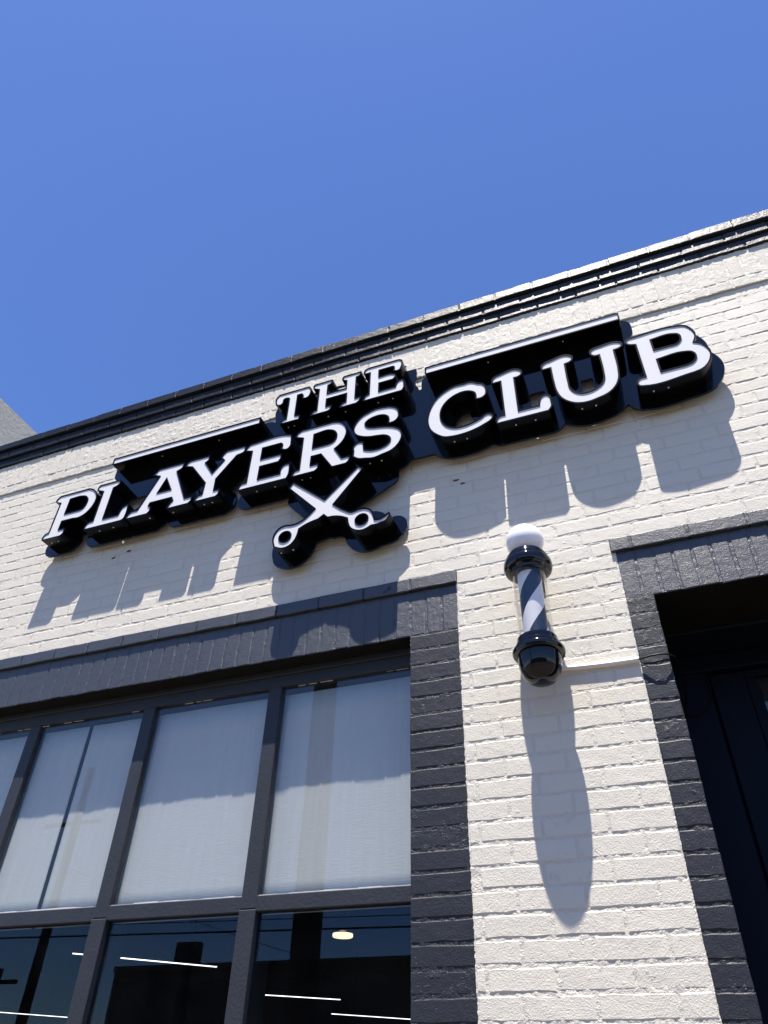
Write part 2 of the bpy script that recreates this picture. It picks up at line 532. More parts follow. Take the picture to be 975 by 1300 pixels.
J = 0.0085                                     # joint width
def courses(x0, x1, z0, ch, rows, length=0.2087, phase=0.0, stagger=0.5):
    out = []
    for r in range(rows):
        za, zb = z0 + r * ch + J / 2, z0 + (r + 1) * ch - J / 2
        x = x0 - (phase + stagger * (r % 2)) % 1.0 * length
        while x < x1 - 0.02:
            jit = random.uniform(-0.006, 0.006)
            a, b = max(x + J / 2, x0 + 0.0015), min(x + length - J / 2 + jit, x1 - 0.0015)
            if b - a > 0.025:
                out.append((a, b, za + random.uniform(-0.001, 0.001), zb + random.uniform(-0.001, 0.001)))
            x += length + jit
    return out

CH_UP, CH = (BAND_Z - LINT_Z) / 19, 0.0677
white = courses(DX0, DX1, LINT_Z, CH_UP, 19, phase=0.2)
n_low = int((LINT_Z - DZ0) / CH) + 1
white += courses(JAMB_X, DOOR_J, LINT_Z - n_low * CH, CH, n_low, phase=0.34)
white_off = courses(DOOR_X1 + 0.1, DX1, LINT_Z - n_low * CH, CH, n_low)
white_off += courses(DX0, WIN_X0 - 0.2, LINT_Z - n_low * CH, CH, n_low)
hidden = lambda r: (-2.75 < r[0] and r[1] < 0.3 and 4.28 < r[2] and r[3] < 4.62)
lay_bricks('brick', white + white_off, -0.0010, 0.016, WHITE, facade, 300, skip=hidden, proud=0.0007, tilt=0.0055)
mortar('mortar', DX0, DX1, LINT_Z, BAND_Z, 0.0004, WHITE_MORTAR, facade, 0.011, 0.0008)
mortar('mortar', JAMB_X - 0.002, DOOR_J + 0.002, DZ0, LINT_Z + 0.002, 0.0005, WHITE_MORTAR, facade, 0.007, 0.0008)
mortar('mortar', DOOR_X1 + 0.1, DX1, DZ0, LINT_Z, 0.0015, WHITE_MORTAR, facade, 0.03)
mortar('mortar', DX0, WIN_X0 - 0.2, DZ0, LINT_Z, 0.0015, WHITE_MORTAR, facade, 0.03)
Geo().box(JAMB_X, DOOR_J, 0.0, 0.01, 0.0, DZ0).box(DOOR_X1 + 0.1, DX1, 0.0, 0.01, 0.0, DZ0).build('pier_base', WHITE, building)

# slate jambs, one brick wide
def jamb(name, piece, x0, x1, shift):
    p = Geo().box(x0, x1, 0.003, 0.011, 0.0, DZ0).build(name, SLATE, building)
    n = int((SOFFIT_Z - DZ0) / CH) + 1
    rects = [(x0 + 0.001, x1, SOFFIT_Z - (k + 1) * CH + J / 2 + shift, SOFFIT_Z - k * CH - J / 2 + shift) for k in range(n)]
    lay_bricks(piece, rects, -0.0005, 0.10, SLATE, p)
    mortar('jamb_mortar', x0 + 0.001, x1 - 0.0015, DZ0, SOFFIT_Z + 0.01, 0.0008, SLATE_MORTAR, p, 0.006, 0.0008)
    return p
jamb('window_jamb', 'jamb_brick', WIN_X1, JAMB_X, 0.0)
jamb('door_jamb', 'jamb_brick', DOOR_J, DOOR_X0, 0.0)

# slate lintels: a soldier course under a projecting drip course
def lintel(name, x0, x1, over0, over1, phase):
    p = Geo().box(x0 + 0.002, x1 - 0.002, 0.004, 0.30, SOFFIT_Z - 0.0028, SOFFIT_Z + 0.0035).build(name, SOFFIT, building)
    n = round((x1 - x0) / CH)
    pw = (x1 - x0) / n
    rects = [(x0 + i * pw + J / 2 * (i > 0), x0 + (i + 1) * pw - J / 2 * (i < n - 1),
              SOFFIT_Z + random.uniform(-0.002, 0.002), 3.340 + random.uniform(-0.002, 0.002)) for i in range(n)]
    lay_bricks('soldier_brick', rects, 0.0, 0.09, SLATE_L, p, 200, proud=0.0006, tilt=0.004)
    mortar('lintel_mortar', x0 + 0.002, x1 - 0.002, SOFFIT_Z + 0.003, 3.345, 0.0019, SLATE_L, p, 0.007, 0.0008)
    d = [(a, b, 3.3475, 3.4065) for a, b, _, _ in courses(x0 - over0, x1 + over1, 0, CH, 1, phase=phase)]
    lay_bricks('drip_brick', d, -0.0145, 0.03, SLATE_L, p, 200, proud=0.0008)
    mortar('lintel_mortar', x0 - over0 + 0.003, x1 + over1 - 0.003, 3.349, 3.405, -0.0125, SLATE_MORTAR, p, 0.008, 0.001)
    Geo().box(x0 - over0 + 0.002, x1 + over1 - 0.002, -0.0105, 0.012, 3.3485, 3.4055).build('drip_core', SLATE, p)
lintel('window_lintel', WIN_X0 - 0.2, JAMB_X, 0.01, 0.006, 0.55)
lintel('door_lintel', DOOR_J, DOOR_X1 + 0.1, 0.016, 0.01, 0.60)

# parapet: header course, soldier band, two corbel courses and the coping
parapet = Geo().box(X_L, X_R, 0.0, 0.3, 5.121, 5.186).build('parapet', COPING, building)
hd = [(a, b, 4.7105, 4.7695) for a, b, _, _ in courses(DX0, DX1, 0, CH, 1, length=0.105)]
lay_bricks('band_header', hd, -0.011, 0.05, WHITE_BAND, parapet, 100, tilt=0.01)
n = int((DX1 - DX0) / CH)
sd = [(DX0 + i * CH + J / 2, DX0 + (i + 1) * CH - J / 2, 4.778, 4.981 + random.uniform(-0.002, 0.002)) for i in range(n)]
lay_bricks('band_soldier', sd, -0.011, 0.05, WHITE_BAND, parapet, 150, tilt=0.007)
mortar('band_mortar', DX0, DX1, 4.7095, 4.983, -0.0098, WHITE_MORTAR, parapet, 0.010, 0.0014)
Geo().box(DX0, DX1, -0.004, 0.018, 4.7100, 4.984).box(X_L, DX0, -0.011, 0.018, 4.7100, 4.984).box(DX1, X_R, -0.011, 0.018, 4.7100, 4.984).build('band_core', WHITE, parapet)
for nm, z0, z1, y, ph in (('corbel_brick', 4.9855, 5.047, -0.024, 0.1), ('corbel_brick', 5.0525, 5.1165, -0.038, 0.62), ('coping_brick', 5.131, 5.190, -0.0536, 0.35)):
    rc = [(a, b, z0 + random.uniform(-0.0025, 0.0015), z1 + random.uniform(-0.003, 0.003)) for a, b, _, _ in courses(DX0, DX1, 0, CH, 1, phase=ph)]
    lay_bricks(nm, rc, y, 0.09, COPING, parapet, 100, tilt=0.004, proud=0.0007, joined_name=nm.replace('_brick', '_work'))
    mortar('parapet_mortar', DX0, DX1, z0 + 0.004, z1 - 0.002, y + 0.0038, COPING, parapet, 0.010, 0.0016)
    Geo().box(DX0, DX1, y + 0.0065, 0.019, z0 + 0.001, z1 - 0.003).box(X_L, DX0, y, 0.019, z0, z1).box(DX1, X_R, y, 0.019, z0, z1).build('course_core', COPING, parapet)

# ---------------------------------------------------------------- display window
YF = 0.095
win = Geo()
win.box(WIN_X0, WIN_X1, YF, 0.20, 3.056, SOFFIT_Z + 0.003, 0.003)
win.box(WIN_X0, WIN_X1 - 0.001, YF - 0.012, YF + 0.004, 3.106, SOFFIT_Z + 0.002, 0.002)
win.box(WIN_X1 - 0.034, WIN_X1 + 0.003, YF + 0.002, 0.20, 0.70, 3.058, 0.003)
win.box(WIN_X0 - 0.02, WIN_X0 + 0.04, YF + 0.002, 0.20, 0.70, 3.058, 0.003)
win.box(WIN_X0, WIN_X1, YF - 0.004, 0.22, 0.70, 0.78, 0.003)
window = win.build('display_window', FRAME, building)
MULL = [-1.5075, -2.155, -2.814, -3.465, -4.10]
for k, x in enumerate(MULL):
    Geo().box(x - 0.0315, x + 0.0315, YF, 0.132, 2.20, 3.057, 0.003).box(x - 0.034, x + 0.034, YF - 0.002, 0.23, 0.78, 2.198, 0.003).build('mullion', FRAME, window)
Geo().box(WIN_X0, WIN_X1 - 0.002, YF + 0.003, 0.17, 2.191, 2.243, 0.003).build('transom', FRAME, window)
edges = [WIN_X1 - 0.032] + [v for x in MULL for v in (x + 0.030, x - 0.030)] + [WIN_X0 + 0.03]
PUTTY = plain('old_white_putty', (0.62, 0.61, 0.58), 0.8, var=0.3, scale=40)
for k in range(6):
    b, a = edges[2 * k], edges[2 * k + 1]
    Geo().box(a, b, 0.112, 0.117, 2.240, 3.060).build('window_pane', GLASS, window)
    Geo().box(a, b, 0.118, 0.123, 0.78, 2.195).build('window_pane', GLASS_LOW, window)
    # uneven putty fillet along the transom and, broken, under the head
    g = Geo()
    x = a
    while x < b - 0.02:
        L = random.uniform(0.03, 0.09)
        g.box(x, min(b, x + L), 0.1085, 0.1115, 2.242, 2.2435 + random.uniform(0.002, 0.006))
        if random.random() < 0.35:
            g.box(x, min(b, x + L * 0.7), 0.1085, 0.1115, 3.0565 - random.uniform(0.001, 0.004), 3.0575)
        x += L
    g.build('putty_bead', PUTTY, window)['kind'] = 'stuff'

# pale fabric shades hanging just inside the upper panes
YS = 0.145
def shade(x0, x1, label, z1=3.036):
    n = 24
    v, f = [], []
    for j in range(9):
        for i in range(n + 1):
            t = i / n
            x = x0 + (x1 - x0) * t
            v.append((x, YS + 0.0008 * math.sin(t * 9 + x0 * 3) + 0.0004 * math.sin(t * 23 + j * 0.3), 2.188 + (z1 - 2.188) * j / 8))
    m_ = n + 1
    for j in range(8):
        for i in range(n):
            f.append((j * m_ + i, j * m_ + i + 1, (j + 1) * m_ + i + 1, (j + 1) * m_ + i))
    o = mesh_obj('window_shade', v, f, FABRIC, None, True)
    s = o.modifiers.new('thickness', 'SOLIDIFY')
    s.thickness = 0.003
    s.offset = -1
    tag(o, label, 'window shade', 'pale shades behind the upper panes')
shade(-1.482, -0.862, 'pale fabric shade in the upper pane next to the slate brick window jamb')
shade(-2.130, -1.535, 'pale fabric shade filling the upper pane second from the slate brick jamb')
shade(-2.500, -2.180, 'narrow pale shade to the right of the dark slit in the upper window')
shade(-2.790, -2.524, 'narrow pale shade to the left of the dark slit in the upper window')
shade(-3.440, -2.840, 'pale fabric shade cut off by the left edge of the photo')
shade(-4.080, -3.490, 'pale fabric shade beyond the left edge of the photo')

# dark room behind the glass
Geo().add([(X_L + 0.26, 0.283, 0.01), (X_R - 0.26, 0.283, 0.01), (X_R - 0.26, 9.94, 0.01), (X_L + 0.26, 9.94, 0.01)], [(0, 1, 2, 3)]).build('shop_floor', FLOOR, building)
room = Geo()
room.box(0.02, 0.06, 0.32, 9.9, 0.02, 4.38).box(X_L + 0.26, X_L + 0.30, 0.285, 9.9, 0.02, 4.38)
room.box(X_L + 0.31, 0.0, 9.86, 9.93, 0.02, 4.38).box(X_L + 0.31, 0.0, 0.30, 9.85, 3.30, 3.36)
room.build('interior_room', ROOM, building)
Z_L = 2.60
def led(x0, y0, x1, y1, label):
    d = Vector((x1 - x0, y1 - y0, 0)).normalized()
    s = Vector((-d.y, d.x, 0)) * 0.008
    t = thing('linear_light', label, 'ceiling light', ((x0 + x1) / 2, (y0 + y1) / 2, Z_L), 'linear lights inside the shop')
    c = Vector(t.location)
    def bar(z0, z1, k):
        q = []
        for zz in (z0, z1):
            for e in ((x0, y0, 1), (x0, y0, -1), (x1, y1, -1), (x1, y1, 1)):
                p = Vector((e[0], e[1], zz)) + s * k * e[2] - c
                q.append(tuple(p))
        return q, [(0, 1, 2, 3), (4, 7, 6, 5), (0, 4, 5, 1), (1, 5, 6, 2), (2, 6, 7, 3), (3, 7, 4, 0)]
    Geo().add(*bar(Z_L, Z_L + 0.006, 1.0)).build('diffuser', LED, t)
    g = Geo().add(*bar(Z_L + 0.0065, Z_L + 0.06, 1.0))
    for a in (0.2, 0.8):
        p = Vector((x0 + (x1 - x0) * a, y0 + (y1 - y0) * a, 0)) - Vector((c.x, c.y, 0))
        g.tube([(p.x, p.y, 0.06), (p.x, p.y, 0.70)], 0.004, 6)
    g.build('housing', BLACK, t)
def at_z(px, py, z):
    d = [CAM_R[0][k] * (px - PHOTO_W / 2) / F_PX + CAM_R[1][k] * (py - PHOTO_H / 2) / F_PX + CAM_R[2][k] for k in range(3)]
    t = (z - CAM_POS[2]) / d[2]
    return CAM_POS[0] + t * d[0], CAM_POS[1] + t * d[1]
led(*at_z(92, 1211, Z_L), *at_z(275, 1228, Z_L), 'thin white light bar seen across the mullion of the lower window')
led(*at_z(311, 1262, Z_L), *at_z(432, 1269.5, Z_L), 'thin white light bar under the round lamp in the lower window')
led(*at_z(421, 1287.5, Z_L), *at_z(560, 1297, Z_L), 'thin white light bar lowest beside the slate brick jamb')
led(*at_z(-60, 1281, Z_L), *at_z(88, 1292, Z_L), 'thin white light bar in the lower left corner of the window')
lx, ly = at_z(435, 1190, Z_L)
lamp = thing('ceiling_lamp', 'small round glowing warm lamp seen through the lower window', 'ceiling light', (lx, ly, Z_L))
Geo().lathe([(0.0, 0.0), (0.067, 0.0), (0.072, 0.004), (0.072, 0.022), (0.0, 0.024)], 32).build('lamp_shade', LAMP, lamp, True)
Geo().lathe([(0.0, 0.038), (0.03, 0.04), (0.012, 0.06), (0.012, 0.70), (0.0, 0.70)], 16).build('stem', BLACK, lamp)

# ---------------------------------------------------------------- recessed door
YD = 0.50
dr = Geo()
dr.box(DOOR_X0 - 0.3, 0.226, YD, YD + 0.06, 0.0, 3.045, 0.004)
dr.box(DOOR_X0 - 0.3, DOOR_X1 + 0.05, 0.302, YD + 0.07, 3.118, SOFFIT_Z + 0.02, 0.006)
dr.box(DOOR_X0 - 0.3, DOOR_X1 + 0.05, YD - 0.004, YD + 0.07, 3.046, 3.116, 0.004)
dr.box(1.03, DOOR_X1 + 0.05, YD, YD + 0.06, 0.0, 3.045, 0.004)
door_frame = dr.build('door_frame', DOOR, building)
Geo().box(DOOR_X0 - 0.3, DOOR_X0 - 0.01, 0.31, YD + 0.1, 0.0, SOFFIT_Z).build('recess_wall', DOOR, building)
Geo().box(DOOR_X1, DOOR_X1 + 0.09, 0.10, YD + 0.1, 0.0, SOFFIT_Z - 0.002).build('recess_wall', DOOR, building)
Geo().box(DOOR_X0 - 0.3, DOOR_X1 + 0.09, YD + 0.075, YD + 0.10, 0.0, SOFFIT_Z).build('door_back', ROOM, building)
door = Geo().box(0.234, 0.362, YD + 0.018, YD + 0.055, 0.02, 3.036, 0.004).box(0.910, 1.022, YD + 0.018, YD + 0.055, 0.02, 3.036, 0.004)
door.box(0.363, 0.909, YD + 0.020, YD + 0.055, 3.010, 3.036, 0.003).box(0.363, 0.909, YD + 0.020, YD + 0.055, 0.02, 0.30, 0.003)
door.box(0.363, 0.404, YD + 0.026, YD + 0.052, 0.30, 3.010, 0.003).box(0.870, 0.909, YD + 0.026, YD + 0.052, 0.30, 3.010, 0.003)
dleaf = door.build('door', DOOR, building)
Geo().box(0.402, 0.872, YD + 0.036, YD + 0.041, 0.30, 3.010).build('door_glass', GLASS, dleaf)

# ================================================================== SIGN
GLYPHS = {
    'P': ['-29856,43534 -29793,43674s -29668,43790 -27645,43790 -27297,43605s -27039,43308s -26902,42928s -26939,42483s -27122,42108s -27388,41853s -27749,41742s -28114,41790 -28895,41790 -28895,41092 -28473,41092 -28464,40782s -28609,40670 -29766,40670 -29793,40762 -29688,40986s -29459,41041 -29459,43287 -29787,43415',
          '-28888,43431 -28033,43427s -27697,43314s -27476,43070s -27409,42808s -27478,42492s -27631,42288s -27918,42240 -28888,42240'],
    'L': ['-26920,43591 -26852,43790s -26681,43790 -25507,43790 -25505,43596s -25626,43485s -25867,43398 -25867,41057 -24774,41057 -24741,41315s -24646,41563 -24367,41691 -24339,41385s -24343,40978s -24399,40746s -24575,40670 -26907,40670 -26927,40782 -26797,41033s -26448,41093 -26448,43300 -26903,43512'],
    'A': ['-23106,43508 -22952,43652s -22842,43790 -21267,43790 -21307,43519s -21635,43323 -20623,41030 -20182,41030 -20186,40807s -20333,40670 -21565,40670 -21464,40922s -21298,41126 -21455,41432 -22865,41432 -22939,41188 -22744,41016 -22757,40808s -22876,40670 -24113,40670 -24158,40752 -24014,40980s -23543,41053 -22643,43294 -22844,43389',
          '-22178,43048 -21618,41970 -22586,41970'],
    'Y': ['-21043,43516 -20938,43712s -20770,43790 -19653,43790 -19655,43545s -19852,43391 -19187,42345 -18545,43186 -18764,43446 -18673,43634s -18513,43790 -17434,43790 -17439,43471s -17859,43340 -18905,41931 -18876,41048 -18532,41048 -18551,40789s -18676,40670 -19901,40670 -19777,40922s -19483,40986 -19463,41843 -20579,43352'],
    'E': ['-17302,43458 -17198,43665s -17034,43790 -14915,43790s -14679,43699 -14644,43232s -14663,42908s -14796,42775s -14969,42809s -15112,42909 -15056,43064s -15086,43240s -15204,43350 -16326,43350 -16326,42444 -15126,42444 -15117,42200s -15225,42011 -16304,42011 -16304,41038 -14950,41038 -14961,41315s -14900,41497s -14730,41609s -14540,41601 -14515,41175s -14533,40873s -14618,40670 -17300,40670 -17216,40967s -16869,41030 -16869,43305'],
    'R': ['-14319,43455 -14197,43693s -13993,43790 -12269,43790 -11936,43686s -11677,43447s -11514,43097s -11509,42676s -11645,42309s -11865,42036s -12091,41863 -11636,41037 -11216,41037 -11243,40814s -11388,40670 -11965,40670s -12086,40670 -12759,41759 -13346,41759 -13346,41054 -12914,41054 -12916,40812s -13061,40670 -14256,40670 -14161,40909s -13867,40983 -13867,43252',
          '-13332,43332 -12401,43347s -12168,43222s -11974,42932s -11965,42626s -12088,42383s -12280,42268s -12559,42246 -13332,42246'],
    'S': ['-9119,43790s -8892,43649s -8752,43477s -8709,43225s -8713,42946s -8863,42746s -9152,42689 -9139,42916s -9177,43140s -9318,43309s -9598,43436s -9982,43435s -10328,43301s -10478,43120s -10469,42907s -10340,42736s -10059,42608s -9643,42506s -9231,42387s -8890,42230s -8653,42024s -8534,41723s -8565,41358s -8743,41026s -9035,40779s -9460,40670s -9922,40578s -10358,40670s -10701,40767s -10976,40987 -10949,41328s -10980,41596s -10885,41751s -10699,41813s -10534,41744 -10499,41399s -10477,41215 -10242,41094s -9903,41011s -9537,41033s -9240,41151s -9061,41352s -9048,41591s -9186,41803s -9391,41932s -9766,42018s -10212,42096s -10598,42248s -10886,42467s -11004,42725s -11017,42985s -10892,43317s -10623,43623s -10277,43790s -9891,43903s -9469,43870s'],
    'T': ['-15869,46553 -15890,47061s -15760,47230 -13985,47230 -13873,47059s -13862,46754s -13920,46538s -14057,46441s -14252,46480 -14231,46619s -14260,46758s -14352,46890 -14659,46890 -14659,45160 -14368,45088 -14378,44860s -14496,44860 -15424,44860 -15333,45016s -15080,45112 -15080,46771 -15233,46880s -15456,46862s -15512,46775s -15514,46596s -15574,46480s -15720,46448'],
    'H': ['-13599,46986 -13578,47230s -13435,47230 -12577,47230 -12619,47041s -12830,46988 -12830,46201 -11639,46201 -11639,46888 -11886,47020 -11834,47230s -11729,47230 -10892,47230 -10937,47038s -11155,46981 -11155,45197 -10833,45197 -10893,44991s -11045,44860 -11939,44860 -11809,45059s -11588,45123 -11588,45860 -12829,45860 -12829,45171 -12513,45171 -12550,44938s -12703,44860 -13601,44860 -13492,45031s -13270,45097 -13270,46813'],
    'e': ['-10622,46995 -10590,47230s -10456,47322 -8707,47322 -8573,47230s -8551,46995s -8599,46713s -8700,46549s -8921,46582 -8909,46757s -8926,46916s -9016,46993 -9845,46993 -9845,46350 -8991,46279s -8896,46197s -8929,46042s -9045,45939 -9821,45939 -9821,45201 -8831,45201 -8791,45424s -8691,45590s -8533,45642s -8446,45594 -8436,45302s -8443,45019s -8542,44860 -10599,44860 -10490,45131s -10282,45223 -10282,46995'],
    'C': ['-4632,43770s -4438,43668s -4292,43444s -4266,43141s -4312,42870s -4498,42741s -4715,42751 -4700,42993s -4747,43203s -4937,43389s -5254,43502s -5663,43457s -6081,43237s -6400,42865s -6557,42408s -6550,41954s -6402,41541s -6154,41261s -5807,41094s -5380,41067s -4988,41143s -4593,41298s -4292,41487s -4153,41452s -4062,41239s -4148,41108s -4465,40928s -4935,40750s -5439,40660s -5942,40660s -6367,40750s -6715,41025s -6986,41392s -7117,41881s -7108,42384s -6974,42908s -6693,43414s -6268,43782s -5805,43980s -5311,43980s -4948,43980s'],
    'l': ['-3867,43520 -3823,43782s -3670,43896 -2653,43980s -2505,43838s -2507,43642s -2604,43549s -2884,43515 -2884,41147 -1863,41147 -1825,41454s -1734,41665s -1543,41739s -1424,41633s -1395,41338s -1404,40954s -1545,40750 -3843,40750 -3832,40988s -3687,41104s -3449,41108 -3449,43520'],
    'U': ['-1460,43521 -1447,43785s -1258,43904 -225,43980s -107,43852s -136,43651s -260,43563s -490,43520 -500,42316s -467,41770s -299,41441s 11,41222s 389,41203s 747,41339s 992,41547s 1120,41856s 1162,42306s 1169,43508 910,43530s 793,43709s 837,43903s 1053,43980 2000,43980s 2128,43899s 2124,43687s 1989,43605s 1745,43572 1706,42146s 1637,41645s 1434,41207s 1090,40895s 646,40750s 180,40677s -226,40750s -616,41015s -869,41370s -1002,41849s -1040,42400s -1060,43521'],
    'B': ['2419,43715s 2406,43898s 2519,43980 4511,43980s 4885,43856s 5080,43548s 5158,43170s 5093,42863s 4976,42642 5217,42474s 5395,42154s 5462,41822s 5409,41491s 5231,41148s 4965,40916s 4609,40825 2633,40750s 2427,40825s 2377,41017s 2453,41181s 2785,41234 2785,43518 2516,43617',
          '3357,43580 4333,43591s 4573,43464s 4642,43182s 4535,42908s 4327,42765s 4101,42765 3357,42765',
          '3352,42203 4514,42241s 4830,42116s 4955,41831s 4890,41561s 4695,41363s 4380,41290 3352,41290'],
    'X': ['-14130,40155 -12320,38532 -10692,40172 -10501,39988 -11900,38166 -11321,37653s -10865,37396s -10562,37460s -10296,37456s -10034,37322s -9851,36988s -9765,36657 -9502,36622s -9251,36720s -9086,36854 -9059,36757 -9207,36555s -9497,36456s -9918,36435 -10124,36326s -10378,36286s -10639,36363s -10862,36552s -10985,36832s -11046,37159 -11433,37371s -11798,37471s -12072,37491 -12294,37720 -12577,37516 -12853,37464s -13206,37358s -13543,37183 -13589,36858s -13721,36527s -13976,36298s -14273,36260s -14671,36427 -14775,36841s -14735,37154s -14560,37404s -14282,37495s -13948,37448s -13664,37466s -13350,37584s -13050,37834s -12736,38167 -14295,39905'],
}
YFRONT, YFACE, YBACK = -0.140, -0.1362, -0.052

def contour(s, scale=1e-4):
    pts = []
    for t in s.split():
        sm = t.endswith('s')
        a, b = t.rstrip('s').split(',')
        pts.append((float(a) * scale, float(b) * scale, sm))
    n = len(pts)
    out = []
    for i in range(n):
        p1, p2 = pts[i], pts[(i + 1) % n]
        out.append((p1[0], p1[1]))
        if not (p1[2] or p2[2]):
            continue
        p0 = pts[i - 1] if p1[2] else None
        p3 = pts[(i + 2) % n] if p2[2] else None
        a, b = np.array(p1[:2]), np.array(p2[:2])
        L = np.linalg.norm(b - a)
        def tan(q0, q, q1):
            q0, q, q1 = (np.array(w[:2]) for w in (q0, q, q1))
            l0, l1 = np.linalg.norm(q - q0) + 1e-9, np.linalg.norm(q1 - q) + 1e-9
            d = (q - q0) / l0 * l1 + (q1 - q) / l1 * l0
            return d / (np.linalg.norm(d) + 1e-9)
        t1 = tan(p0, p1, p2) * L if p0 else (b - a)
        t2 = tan(p1, p2, p3) * L if p3 else (b - a)
        k = max(2, min(10, int(L / 0.008)))
        for j in range(1, k):
            u = j / k
            h = (2*u**3 - 3*u**2 + 1) * a + (u**3 - 2*u**2 + u) * t1 + (-2*u**3 + 3*u**2) * b + (u**3 - u**2) * t2
            out.append((h[0], h[1]))
    return out

def area(c):
    return sum(c[i][0] * c[(i + 1) % len(c)][1] - c[(i + 1) % len(c)][0] * c[i][1] for i in range(len(c))) / 2

def offset(c, d):
    """move a closed outline outwards by d (round at sharp outer corners)"""
    if area(c) < 0:
        c = c[::-1]
    n = len(c)
    out = []
    for i in range(n):
        p, q, r = (np.array(c[k % n]) for k in (i - 1, i, i + 1))
        e1, e2 = q - p, r - q
        e1, e2 = e1 / (np.linalg.norm(e1) + 1e-12), e2 / (np.linalg.norm(e2) + 1e-12)
        n1, n2 = np.array((e1[1], -e1[0])), np.array((e2[1], -e2[0]))
        cr, dt = e1[0] * e2[1] - e1[1] * e2[0], float(np.dot(e1, e2))
        ang = math.atan2(cr, dt) * (1 if d > 0 else -1)
        if ang > 0.45:
            k = max(2, int(ang / 0.4) + 1)
            for j in range(k + 1):
                v = n1 * (1 - j / k) + n2 * (j / k)
                out.append(tuple(q + d * v / (np.linalg.norm(v) + 1e-9)))
        else:
            v = n1 + n2
            v = v / (np.linalg.norm(v) + 1e-9)
            out.append(tuple(q + d * v / max(0.5, float(np.dot(v, n1)))))
    return out

def plate(contours, y0, y1):
    """fill the outlines (even-odd) and give them thickness from y0 (front) to y1"""
    cu = bpy.data.curves.new('outline', 'CURVE')
    cu.dimensions, cu.fill_mode, cu.extrude = '2D', 'BOTH', abs(y1 - y0) / 2
    for c in contours:
        sp = cu.splines.new('POLY')
        sp.points.add(len(c) - 1)
        for p, (x, z) in zip(sp.points, c):
            p.co = (x, z, 0, 1)
        sp.use_cyclic_u = True
    ob = bpy.data.objects.new('outline', cu)
    COL.objects.link(ob)
    dg = bpy.context.evaluated_depsgraph_get()
    me = bpy.data.meshes.new_from_object(ob.evaluated_get(dg))
    bpy.data.objects.remove(ob)
    bpy.data.curves.remove(cu)
    yc = (y0 + y1) / 2
    v = [(p.co.x, yc - p.co.z, p.co.y) for p in me.vertices]
    f = [tuple(q.vertices) for q in me.polygons]
    bpy.data.meshes.remove(me)
    return v, f

SIGN_AT = Vector((-1.2, 0.0, 4.2))
sign = thing('shop_sign', 'large black and white channel letter sign with scissors on the white brick wall', 'sign', SIGN_AT)
def spart(name, geo, mat, parent=None):
    o = geo.build(name, mat, parent or sign)
    if parent is None:
        o.matrix_parent_inverse = Matrix.Translation(-SIGN_AT)
    return o
SOLIDS = []                                       # outlines that the backer follows
RIM = 0.0075
def channel(name, outer, holes, label, screws=True, face_name='letter_face'):
    o_out = offset(outer, RIM)
    h_in = [offset(h, -RIM) for h in holes]
    g = Geo()
    g.add(*plate([o_out, outer] + [c for h, hi in zip(holes, h_in) for c in (h, hi)], YFRONT, YFACE + 0.001))
    g.add(*plate([o_out] + h_in, YFACE + 0.0012, YBACK))
    o = spart(name, g, BLACK)
    o['label'] = label
    fg = Geo()
    fg.add(*plate([outer] + holes, YFACE, YFACE + 0.001))
    spart(face_name, fg, FACE, o)
    SOLIDS.append(outer)
    if screws:
        # small screw heads on the underside of the can
        a = np.array(o_out)
        zmin = a[:, 1].min()
        seg = [(a[i], a[(i + 1) % len(a)]) for i in range(len(a))]
        best = [s for s in seg if abs(s[0][1] - s[1][1]) < 0.012 and (s[0][1] + s[1][1]) / 2 < zmin + 0.03 and abs(s[1][0] - s[0][0]) > 0.025]
        xs = []
        if best:
            x0, x1 = min(min(s[0][0], s[1][0]) for s in best), max(max(s[0][0], s[1][0]) for s in best)
            xs = [x0 + (x1 - x0) * t for t in ((0.33, 0.72) if x1 - x0 > 0.08 else (0.5,))]
        else:
            xc = a[a[:, 1].argmin()][0]
            xs = [xc - 0.03, xc + 0.03]
        gg = Geo()
        for x in xs:
            zs = [s[0][1] + (s[1][1] - s[0][1]) * (x - s[0][0]) / (s[1][0] - s[0][0]) for s in seg if (s[0][0] - x) * (s[1][0] - x) < 0]
            z = min(zs) if zs else zmin
            gg.tube([(x, -0.105, z + 0.001), (x, -0.105, z - 0.0022)], [0.0042, 0.0034], 8)
        spart('screw_head', gg, SCREW, o)
    return o

NAMES = {'e': 'E', 'l': 'L'}
for k in 'THePLAYERSClUB':
    cs = [contour(s) for s in GLYPHS[k]]
    big = {'T': 'THE', 'H': 'THE', 'e': 'THE', 'C': 'CLUB', 'l': 'CLUB', 'U': 'CLUB', 'B': 'CLUB'}.get(k, 'PLAYERS')
    channel('letter', cs[0], cs[1:], 'white letter %s of the word %s' % (NAMES.get(k, k), big))

def circle(cx, cz, r, n=32):
    return [(cx + r * math.cos(2 * math.pi * i / n), cz + r * math.sin(2 * math.pi * i / n)) for i in range(n)]
channel('scissors_emblem', contour(GLYPHS['X'][0]), [circle(-1.420, 3.687, 0.034), circle(-1.037, 3.687, 0.034)],
        'white pair of open scissors', True, 'emblem_face')
BARS = [(-2.648, -1.682, 4.541, 4.579), (0.238 - 0.957, 0.236, 4.561, 4.602)]
for x0, x1, z0, z1 in BARS:
    r = 0.0
    channel('bar', [(x0, z0), (x1, z0), (x1, z1), (x0, z1)], [], 'white horizontal bar above the letters', True, 'bar_face')

